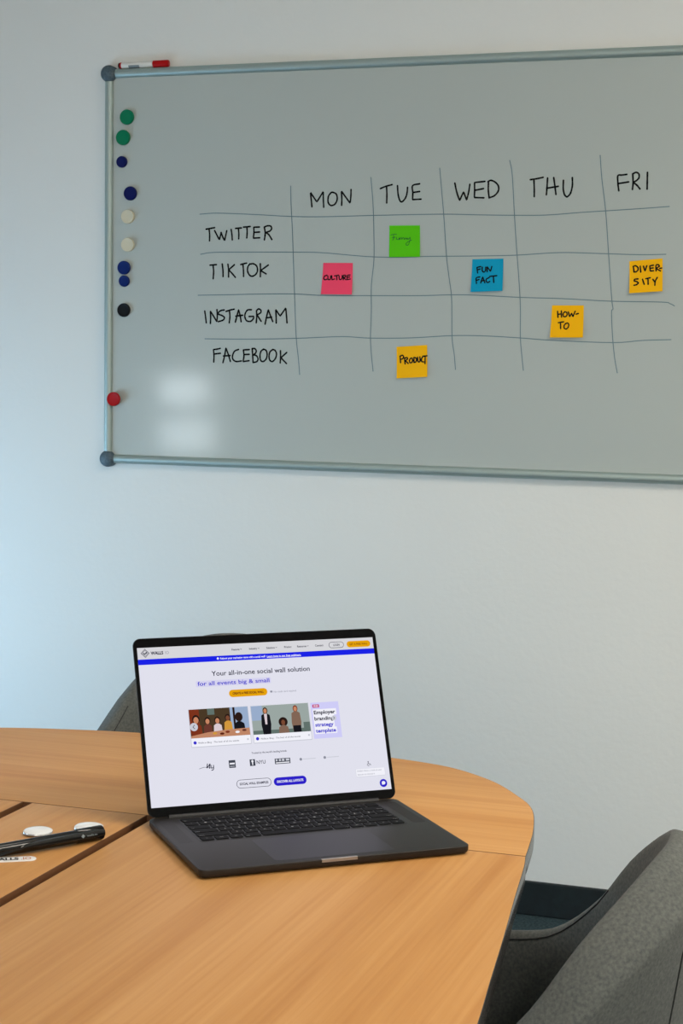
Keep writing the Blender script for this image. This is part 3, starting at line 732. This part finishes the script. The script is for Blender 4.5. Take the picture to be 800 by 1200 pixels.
# lid: local frame a (right), h (up the lid)
LID = R(21.941)
hd = Vector((0, math.sin(LID), math.cos(LID))); nd = Vector((0, -math.cos(LID), math.sin(LID))); LO = Vector((0, -.004, LT))
ML = Matrix(((1, 0, 0, 0), (0, hd.y, nd.y, LO.y), (0, hd.z, nd.z, LO.z), (0, 0, 0, 1)))
bm = bmesh.new()
prism(bm, round_rect(LW, .2445-.001, .011, 8, 0, .1228), -.0048, -.0006, .0008, .003, 3)
bmesh.ops.transform(bm, matrix=ML, verts=bm.verts)
lid = obj('lid', bm, m_gray, lap, True, 35)
bm = bmesh.new(); prism(bm, round_rect(LW-.0016, .2445-.0026, .0105, 8, 0, .1228), -.0008, -.0002)
bmesh.ops.transform(bm, matrix=ML, verts=bm.verts); obj('bezel_glass', bm, m_black, lid)
# screen picture
SC = {}
SM = []
def sc(name, rgb):
    if name not in SC:
        SC[name] = len(SM); SM.append(emat('screen '+name, srgb(*rgb), 1.0))
    return SC[name]
bm = bmesh.new()
LAY = [0.0]
def PL(layer): return lambda p: ML @ Vector((p.x/1000, p.y/1000, -.00015+layer*.00006))
def poly(pts, col, layer):
    pl = PL(layer)
    f = bm.faces.new([bm.verts.new(pl(Vector(p))) for p in pts]); f.material_index = col
def rect(x0, x1, y0, y1, col, layer): poly([(x0, y0), (x1, y0), (x1, y1), (x0, y1)], col, layer)
def rrect(cx, cy, w_, h_, r_, col, layer): poly(round_rect(w_, h_, r_, 6, cx, cy), col, layer)
def ell(cx, cy, rx, ry, col, layer, n=20): poly([(cx+rx*math.cos(2*PI*i/n), cy+ry*math.sin(2*PI*i/n)) for i in range(n)], col, layer)
def line(pts, w_, col, layer): ribbon(bm, [Vector(p) for p in pts], w_, PL(layer), col)
def txt(s, x0, x1, y, h_, col, layer, bold=0): add_text(bm, s, x0, x1, y, h_, PL(layer), col, bold)
white = sc('page', (222, 222, 234)); bar = sc('bar', (212, 212, 216)); blue = sc('royal blue', (26, 34, 226)); dark = sc('dark text', (34, 36, 58))
gold = sc('gold', (226, 160, 10)); grey = sc('grey', (140, 142, 156)); lilac = sc('lilac', (204, 202, 244)); viol = sc('violet', (60, 52, 200))
wht = sc('white', (238, 238, 246)); lgrey = sc('light grey', (198, 200, 210)); brown = sc('brown', (92, 34, 20)); navyb = sc('button blue', (44, 32, 196))
XL, XR, YB, YT = -172.5, 172.3, 14.2, 231.3
rect(XL, XR, YB, YT, white, 0)
rect(XL, XR, 214.8, YT, bar, 1)
rect(XL, XR, 207.6, 215.2, blue, 2)
# logo mark: diamond with a smaller mark inside
cx, cy = -161.8, 223.6
for rr, cc, ly in ((6.2, dark, 2), (5.3, bar, 3), (4.5, dark, 4), (3.8, bar, 5)):
    poly([(cx-rr, cy), (cx, cy-rr), (cx+rr, cy), (cx, cy+rr)], cc, ly)
line([(cx-2.2, cy+.2), (cx-.6, cy-1.6), (cx+.6, cy-.2)], 1.3, dark, 6); ell(cx+1.7, cy+.5, 1.1, 1.1, dark, 6, 10)
txt('WALLS', -154, -136.4, 223.4, 4.2, dark, 3, .04); txt('IO', -133.6, -128.6, 223.3, 4.2, grey, 3)
nav = [('Features', -38.9, -27.5), ('Industry', -13.4, -2), ('Solutions', 11.8, 24.0), ('Pricing', 38.1, 48.9), ('Resources', 57.3, 71), ('Contact', 84, 96.4)]
for s, a, b in nav:
    txt(s, a, b, 223.1, 2.7, dark, 3, .02)
    if s not in ('Pricing', 'Contact'): line([(b+1.4, 223.6), (b+2.3, 222.6), (b+3.2, 223.6)], .5, dark, 3)
rrect(116, 222.7, 22.6, 8.8, 4.3, dark, 2); rrect(116, 222.7, 21.4, 7.6, 3.7, bar, 3); txt('LOGIN', 111.5, 120.8, 222.7, 2.9, dark, 4, .02)
rrect(149.8, 222.6, 36, 9, 4.4, gold, 2); txt('GET A FREE WALL', 136, 163.5, 222.6, 2.8, brown, 3, .01)
ell(-60.0, 211.5, 1.5, 1.6, wht, 3, 12)
txt('Reboot your marketing game with a social wall!', -56.5, 9, 211.4, 2.8, wht, 3, .02)
txt('Learn how in our free webinars.', 11, 61.7, 211.1, 2.8, wht, 3, .02); rect(11, 61.7, 209.1, 209.5, wht, 3)
txt('Your all-in-one social wall solution', -71.2, 72, 190.9, 6.6, dark, 2, .012)
rrect(-40.7, 177.2, 108, 8.4, 1.5, sc('pale lilac', (210, 208, 236)), 1)
txt('for all events big & small', -92.4, 11, 177.6, 5.6, viol, 2, .012); 
rrect(-21.5, 161.6, 55.4, 10.2, 5, gold, 2); txt('CREATE A FREE SOCIAL WALL', -44, 1, 161.6, 3, brown, 3, .035)
rrect(12, 161.2, 3.4, 2.6, .5, grey, 2); txt('No credit card required', 15.5, 48.3, 160.8, 2.7, grey, 2)
# --- picture cards (simple painted scenes)
for x0, x1 in ((-108.8, -25), (-20.3, 63.2)):
    rrect((x0+x1)/2, 116.8, x1-x0+1.6, 52.6, 1.2, lgrey, 1); rrect((x0+x1)/2, 117.2, x1-x0, 51.2, .8, wht, 2)
skin = sc('skin', (196, 132, 98)); skin2 = sc('dark skin', (120, 72, 50)); hair = sc('hair', (42, 26, 22)); wall1 = sc('room olive', (72, 56, 38)); wall2 = sc('room grey green', (152, 164, 160))
rust = sc('rust', (122, 50, 28)); tabl = sc('table top', (188, 132, 102)); teal = sc('teal', (96, 112, 106)); shirt = sc('pale shirt', (214, 200, 206)); blk = sc('black cloth', (22, 22, 28)); redc = sc('red cloth', (104, 56, 46)); tan = sc('tan cloth', (128, 100, 84)); winb = sc('window blue', (150, 170, 200)); yel = sc('mustard', (206, 150, 60))
X, Y = -108.8, 103.2
rect(X, X+83.8, Y, 142.6, wall1, 3); rect(X, X+14, Y+6, 142.6, rust, 4); rect(X+58, X+83.8, Y+8, 142.6, winb, 4); rect(X+62, X+65, Y+8, 142.6, hair, 5)
rect(X+26, X+36, 134, 142.6, teal, 4)
def bust(x, y, s, sk, hr, cl, ly):
    ell(x, y+2.2*s, 4.2*s, 5.0*s, hr, ly, 16); ell(x, y+1.2*s, 2.9*s, 3.7*s, sk, ly+1, 16)
    poly([(x-6.4*s, y-16*s), (x+6.4*s, y-16*s), (x+5.4*s, y-5*s), (x+2*s, y-2.6*s), (x-2*s, y-2.6*s), (x-5.4*s, y-5*s)], cl, ly+.5)
bust(X+9, 126, 1.25, skin, hair, rust, 5); bust(X+25, 124, 1.0, skin, hair, redc, 5.2); bust(X+39, 124, 1.0, skin, hair, shirt, 5.4)
bust(X+54, 127, .95, skin2, hair, yel, 5.6); bust(X+70, 126, 1.3, hair, hair, blk, 5.8)
poly([(X, Y), (X+83.8, Y), (X+83.8, Y+10), (X+50, Y+9), (X+24, Y+7), (X, Y+3)], tabl, 8)
for k, (a, b, c) in enumerate(((34, 5, yel), (52, 6, rust), (66, 5, wht), (76, 7, redc), (44, 4, brown))): ell(X+a, Y+b, 3.2, 1.6, c, 9, 12)
ell(-103.6, 118.6, 5.6, 5.6, lgrey, 10, 24); line([(-102.6, 121.2), (-105, 118.6), (-102.6, 116)], .8, dark, 11)
X = -20.3
rect(X, X+83.5, 102.6, 142.4, wall2, 3); rect(X, X+16, 122, 142.4, winb, 4); rect(X, X+83.5, 102.6, 108, teal, 4)
rect(X+74, X+83.5, 102.6, 116, teal, 4.5); 
def stand(x, top, s, sk, hr, cl, lg, ly):
    ell(x, top-4.6*s, 3.6*s, 4.8*s, hr, ly, 16); ell(x, top-5*s, 2.5*s, 3.5*s, sk, ly+1, 16)
    poly([(x-2.4*s, top-8.6*s), (x+2.4*s, top-8.6*s), (x+6.2*s, top-11*s), (x+7.2*s, top-24*s), (x+5.4*s, top-38*s), (x-5.4*s, top-38*s), (x-7.2*s, top-24*s), (x-6.2*s, top-11*s)], cl, ly+.5)
    poly([(x-2.2*s, top-9*s), (x+2.2*s, top-9*s), (x+1.4*s, top-24*s), (x-1.4*s, top-24*s)], lg, ly+.7)
stand(X+20, 139.5, .98, skin, hair, blk, shirt, 5); stand(X+64, 140, .98, skin, rust, tan, tan, 5)
ell(X+44.5, 118, 6.6, 6.6, hair, 5, 20); ell(X+44.5, 117.3, 2.8, 3.7, skin2, 6, 16); poly([(X+37, 102.6), (X+52, 102.6), (X+51, 111), (X+46.5, 113.6), (X+42.5, 113.6), (X+38, 111)], tan, 5.5)
rect(X+58.5, X+70, 102.6, 112, blk, 8)
for x0, a, s in ((-104, -99.7, 'Walls.io Blog - The best of all the events'), (-15.2, -10.9, 'Walls.io Blog - The best of all the events')):
    ell(x0, 97, 2.3, 2.3, viol, 3, 16); txt(s, a, a+58, 96.6, 2.3, dark, 3)
    rrect(x0+75, 97.4, 2.6, 2.6, .6, lgrey, 3)
rect(66.9, 108.5, 91.5, 142.1, lilac, 1)
rrect(74.5, 137.2, 10, 4.4, .8, sc('magenta', (190, 20, 110)), 3); txt('FREE', 71, 78, 137.2, 2.4, wht, 4, .02)
for s, x0, x1, y, c in (('Employer', 70.5, 102.4, 128.2, dark), ('branding', 70.4, 98.5, 119.5, dark), ('strategy', 70.6, 97.8, 110.9, viol), ('template', 70.4, 100.4, 102.4, viol)):
    rect(69.2, x1+1.6, y-4.4, y+4.4, wht, 2); txt(s, x0, x1, y, 5.0, c, 3, .03)
ell(99.5, 119, 3.6, 3.6, lgrey, 4, 20); line([(98.7, 120.6), (100.2, 119), (98.7, 117.4)], .6, dark, 5)
txt("Trusted by the world's leading brands", -26, 24.5, 78, 2.6, dark, 2, .01)
line([(-101.7, 61.6), (-94, 63.2), (-84, 61.6)], .5, dark, 2); line([(-89.6, 67.6), (-91, 62), (-88, 65), (-86, 67.6), (-87.4, 61.4)], 1.2, dark, 2); line([(-85, 65.6), (-85, 61.6), (-82, 62), (-81.4, 65.6), (-82, 59.6), (-84.6, 58.6)], 1.1, dark, 2)
slate = sc('slate', (62, 66, 78))
rrect(-54.9, 65, 9.4, 10.4, .4, slate, 2); rect(-58.4, -51.4, 64.4, 66.6, wht, 3); rect(-58.4, -51.4, 61.4, 62.2, lgrey, 3)
rrect(-26, 64.9, 7.8, 9, .3, slate, 2); poly([(-26.6, 61.5), (-25.4, 61.5), (-25.2, 65), (-24.2, 67), (-26, 69), (-27.8, 67), (-26.8, 65)], wht, 3); txt('NYU', -20.2, -7.4, 65, 5, slate, 2, .01)
rrect(17.2, 64.2, 22.4, 7.6, .3, slate, 2); rect(7.4, 27, 64.2, 67.2, lgrey, 3); rect(7.4, 27, 61.4, 62.8, wht, 3); rect(10, 12, 64.2, 67.2, slate, 4); rect(15, 16.4, 64.2, 67.2, slate, 4); rect(20, 22, 64.2, 67.2, slate, 4)
for x0, x1, y in ((41.8, 65.5, 64.7), (77, 99.8, 64.8)):
    ell(x0+2, y, 2, 2, grey, 2, 12); rect(x0+5, x1, y-.5, y+.5, lgrey, 2)
rrect(-27, 37, 49.6, 11.6, 5.6, dark, 2); rrect(-27, 37, 48.4, 10.4, 5.1, white, 3); txt('SOCIAL WALL EXAMPLES', -47.5, -6.5, 37, 3.1, dark, 4, .03)
rrect(25, 36.4, 47.4, 11.4, 5.6, navyb, 2); txt('DISCOVER ALL LAYOUTS', 6, 44, 36.4, 3.1, wht, 3, .03)
rrect(144, 39.6, 43.6, 11, 1.2, lgrey, 1); rrect(144, 39.8, 43, 10.4, 1, wht, 2)
txt('Hello! Have a look at our', 124.5, 161, 42.4, 2.3, grey, 3); txt('layouts to choose it', 124.5, 150, 37.6, 2.3, grey, 3)
ell(142.2, 54.4, .8, .8, dark, 3, 10); line([(142.2, 53.6), (142.4, 51.4), (144.6, 51.4), (145.6, 49.6)], .7, dark, 3); line([(141.4, 51.8), (140.4, 50.2), (141.6, 48.8), (143.6, 49.4)], .6, dark, 3)
ell(161.2, 23.3, 5.6, 5.6, navyb, 2, 28); ell(161.3, 23.6, 2.8, 2.5, wht, 3, 20); poly([(159.0, 22.6), (161, 21.6), (158.8, 20.9)], wht, 3)
bmesh.ops.recalc_face_normals(bm, faces=bm.faces)
obj('screen', bm, SM, lid)

# ------------------------------------------------------------------ small things on the table
# pen: local x runs along the pen, the capped end at x = 0
pv = Vector((1.0489, -2.1386, ZT)); pu = Vector((0.9698, -2.2602, ZT))
pdir = (pv-pu).normalized(); pang = math.atan2(pdir.y, pdir.x)
pen = thing('pen', 'thick black pen with a clip lying on the table beside the two white badges', 'pen', (pv.x, pv.y, ZT+.0093), (0, 0, pang))
bm = bmesh.new(); lathe(bm, [(0, -.205), (.0014, -.205), (.0024, -.196), (.0066, -.182), (.0082, -.170), (.0084, -.036), (0, -.036)], 28, M=MX); obj('barrel', bm, m_pen, pen, True, 35)
bm = bmesh.new(); lathe(bm, [(.0086, -.0385), (.0092, -.0375), (.0093, -.003), (.0090, -.001), (.0080, 0), (0, 0)], 28, M=MX); obj('cap', bm, m_pen, pen, True, 35)
bm = bmesh.new()
L = [(-.002, .0042), (-.012, .0052), (-.05, .0050), (-.095, .0044), (-.116, .0026), (-.122, .0008)]
vs = []
for x, hw in L:
    vs.append([bm.verts.new((x, yy, zz)) for yy, zz in ((-.0084, -hw), (-.0116, -hw*.8), (-.0122, 0), (-.0116, hw*.8), (-.0084, hw))])
for a, b in zip(vs[:-1], vs[1:]):
    for i in range(5): bm.faces.new((a[i], b[i], b[(i+1) % 5], a[(i+1) % 5]))
bm.faces.new(vs[0]); bm.faces.new(list(reversed(vs[-1])))
bmesh.ops.recalc_face_normals(bm, faces=bm.faces)
RP = Matrix.Rotation(R(-12), 4, 'X')
bmesh.ops.transform(bm, matrix=RP, verts=bm.verts)
clip = obj('clip', bm, m_pen, pen, True, 35)
bm = bmesh.new()
def pp(p): return RP @ Vector((p.x, -.01238, p.y))
def quad_d(cx_, r_): return [bm.verts.new(pp(Vector(q))) for q in ((cx_-r_, 0), (cx_, -r_), (cx_+r_, 0), (cx_, r_))]
bm.faces.new(quad_d(-.0345, .0028)); add_text(bm, 'walls.io', -.029, -.014, -.0002, .0022, pp, 0, .01)
obj('printed_logo', bm, m_greyprint, clip)

def badge(label, x, y, tilt):
    r = .0195
    root = thing('pin_badge', label, 'badge', (x, y, ZT+.0003), (0, 0, tilt), 'white pin badges on the table')
    bm = bmesh.new(); lathe(bm, [(r*.80, 0), (r*.93, .0006), (r, .0022), (r*.97, .0038)], 40); obj('metal_back', bm, m_tin, root, True, 60)
    bm = bmesh.new(); lathe(bm, [(r*.972, .0038), (r*.93, .0047), (r*.8, .0058), (r*.5, .0068), (0, .0072)], 40); obj('domed_face', bm, m_badge, root, True, 60)
badge('white round pin badge nearer the left edge of the photo, behind the pen barrel', 0.9610, -2.1475, 0)
badge('white round pin badge partly hidden behind the capped end of the pen', 1.0125, -2.1045, 1)

st = thing('logo_sticker', 'narrow white sticker with black lettering lying in front of the pen', 'sticker', (1.014, -2.249, ZT), (0, 0, R(31)))
bm = bmesh.new(); prism(bm, round_rect(.125, .0185, .0088, 8, -.0625, 0), .0002, .0014, .0003); obj('backing', bm, m_white, st, True, 30)
bm = bmesh.new(); add_text(bm, 'WALLS', -.058, -.0213, 0, .0105, lambda p: (p.x, p.y, .0016), 0, .035); obj('black_lettering', bm, m_ink, st)
bm = bmesh.new(); add_text(bm, '.IO', -.0185, -.006, 0, .0105, lambda p: (p.x, p.y, .0016), 0, .02); obj('tan_lettering', bm, m_wood_tag, st)

# ------------------------------------------------------------------ shell chairs (front is local -y)
def make_chair(label, locn, rz):
    root = thing('shell_chair', label, 'chair', locn, (0, 0, rz), 'grey felt shell chairs around the table')
    # path parameter: arms straight, back half circle
    ss = []
    LA = .22; RA = .235
    for i in range(8): ss.append(('a', -1, i/8))
    for i in range(41): ss.append(('c', 0, i/40))
    for i in range(8): ss.append(('a', 1, 1-(i+1)/8))
    sections = []
    def sstep(t): t = max(0, min(1, t)); return t*t*(3-2*t)
    meta = []
    HQ = [(-15, .640), (0, .640), (15, .655), (30, .704), (45, .772), (60, .815), (75, .840), (90, .846), (105, .840)]
    def height(q):
        for i in range(1, len(HQ)-2):
            if q <= HQ[i+1][0]:
                t = (q-HQ[i][0])/15; p0, p1, p2, p3 = (HQ[j][1] for j in (i-1, i, i+1, i+2))
                return .5*(2*p1+(p2-p0)*t+(2*p0-5*p1+4*p2-p3)*t*t+(3*p1-p0-3*p2+p3)*t**3)
        return .846
    for k, sg, t in ss:
        if k == 'a':
            y = -LA*(1-t); base = Vector((sg*RA, y)); nrm = Vector((sg, 0)); phi = 0; fl = .55+.45*sstep(t)
            zr = .640-.004*(1-t)
        else:
            th = PI*(1-t)         # from left (pi) round the back to right (0)
            nrm = Vector((math.cos(th), math.sin(th))); base = nrm*RA
            phi = min(th, PI-th); q = math.degrees(phi)
            zr = height(q); fl = 1
        prof = [(-.075, .455), (-.045, .475), (-.03, .53), (-.022, zr-.05), (-.014, zr-.014), (-.009, zr-.004), (-.002, zr), (.008, zr-.002),
                (.024*fl, zr-.014*fl), (.038*fl+.002, zr-.0255*fl-.002), (.0425*fl+.003, zr-.031*fl-.003), (.0425*fl+.003, zr-.040*fl-.004), (.034*fl, zr-.09), (.006, .52+(zr-.63)*.25), (-.03, .435), (-.075, .40)]
        sections.append([(base+nrm*d, z) for d, z in prof])
        meta.append((base, nrm, zr, fl))
    bm = bmesh.new()
    V = [[bm.verts.new((p.x, p.y, z)) for p, z in s] for s in sections]
    for a, b in zip(V[:-1], V[1:]):
        for i in range(len(a)-1): bm.faces.new((a[i], a[i+1], b[i+1], b[i]))
    bm.faces.new(V[0]); bm.faces.new(list(reversed(V[-1])))
    # underside pan
    under = [v[-1] for v in V]; bm.faces.new(under)
    bmesh.ops.recalc_face_normals(bm, faces=bm.faces)
    sh = obj('shell', bm, m_felt, root, True, 60)
    # seams on the shell: inner rim line and two vertical joins
    bm = bmesh.new()
    rimline = [(m_[0]-m_[1]*.0115, m_[2]-.009) for m_ in meta]
    for part in (rimline[:17], rimline[-17:]): tube(bm, [(p.x, p.y, z+.001) for p, z in part], .0008, 6)
    def cross(idx, a, b):
        s = sections[idx]; n = meta[idx][1]
        tube(bm, [(p.x, p.y, z) for p, z in s[a:b]], .0013, 6)
    cross(7, 1, 5); cross(len(sections)-8, 1, 5); cross(8+16, 10, 16); cross(8+24, 10, 16)
    obj('stitched_seam', bm, m_seam, sh)
    bm = bmesh.new()
    pts = [(m_[0]-m_[1]*.05) for m_ in meta]
    prism(bm, [(p.x, p.y) for p in (pts[::-1])], .40, .475, .02, .004, 4)
    obj('seat_cushion', bm, m_felt, root, True, 50)
    bm = bmesh.new(); lathe(bm, [(.12, .385), (.12, .399), (.03, .399)], 24); lathe(bm, [(.025, .06), (.025, .385)], 20); obj('column', bm, m_metal, root, True)
    for k in range(4):
        a = R(45+90*k); bm = bmesh.new()
        tube(bm, [(0, 0, .075), (.14*math.cos(a), .14*math.sin(a), .05), (.29*math.cos(a), .29*math.sin(a), .016)], [.022, .018, .014], 10)
        obj('leg', bm, m_metal, root, True)
    return root
make_chair('grey felt shell chair at the right of the table, cut by the photo edge', (1.56, -2.24, 0), R(-90)+R(0))
make_chair('grey felt shell chair behind the far end of the table, mostly hidden by the laptop', (.88, -1.36, 0), R(15))
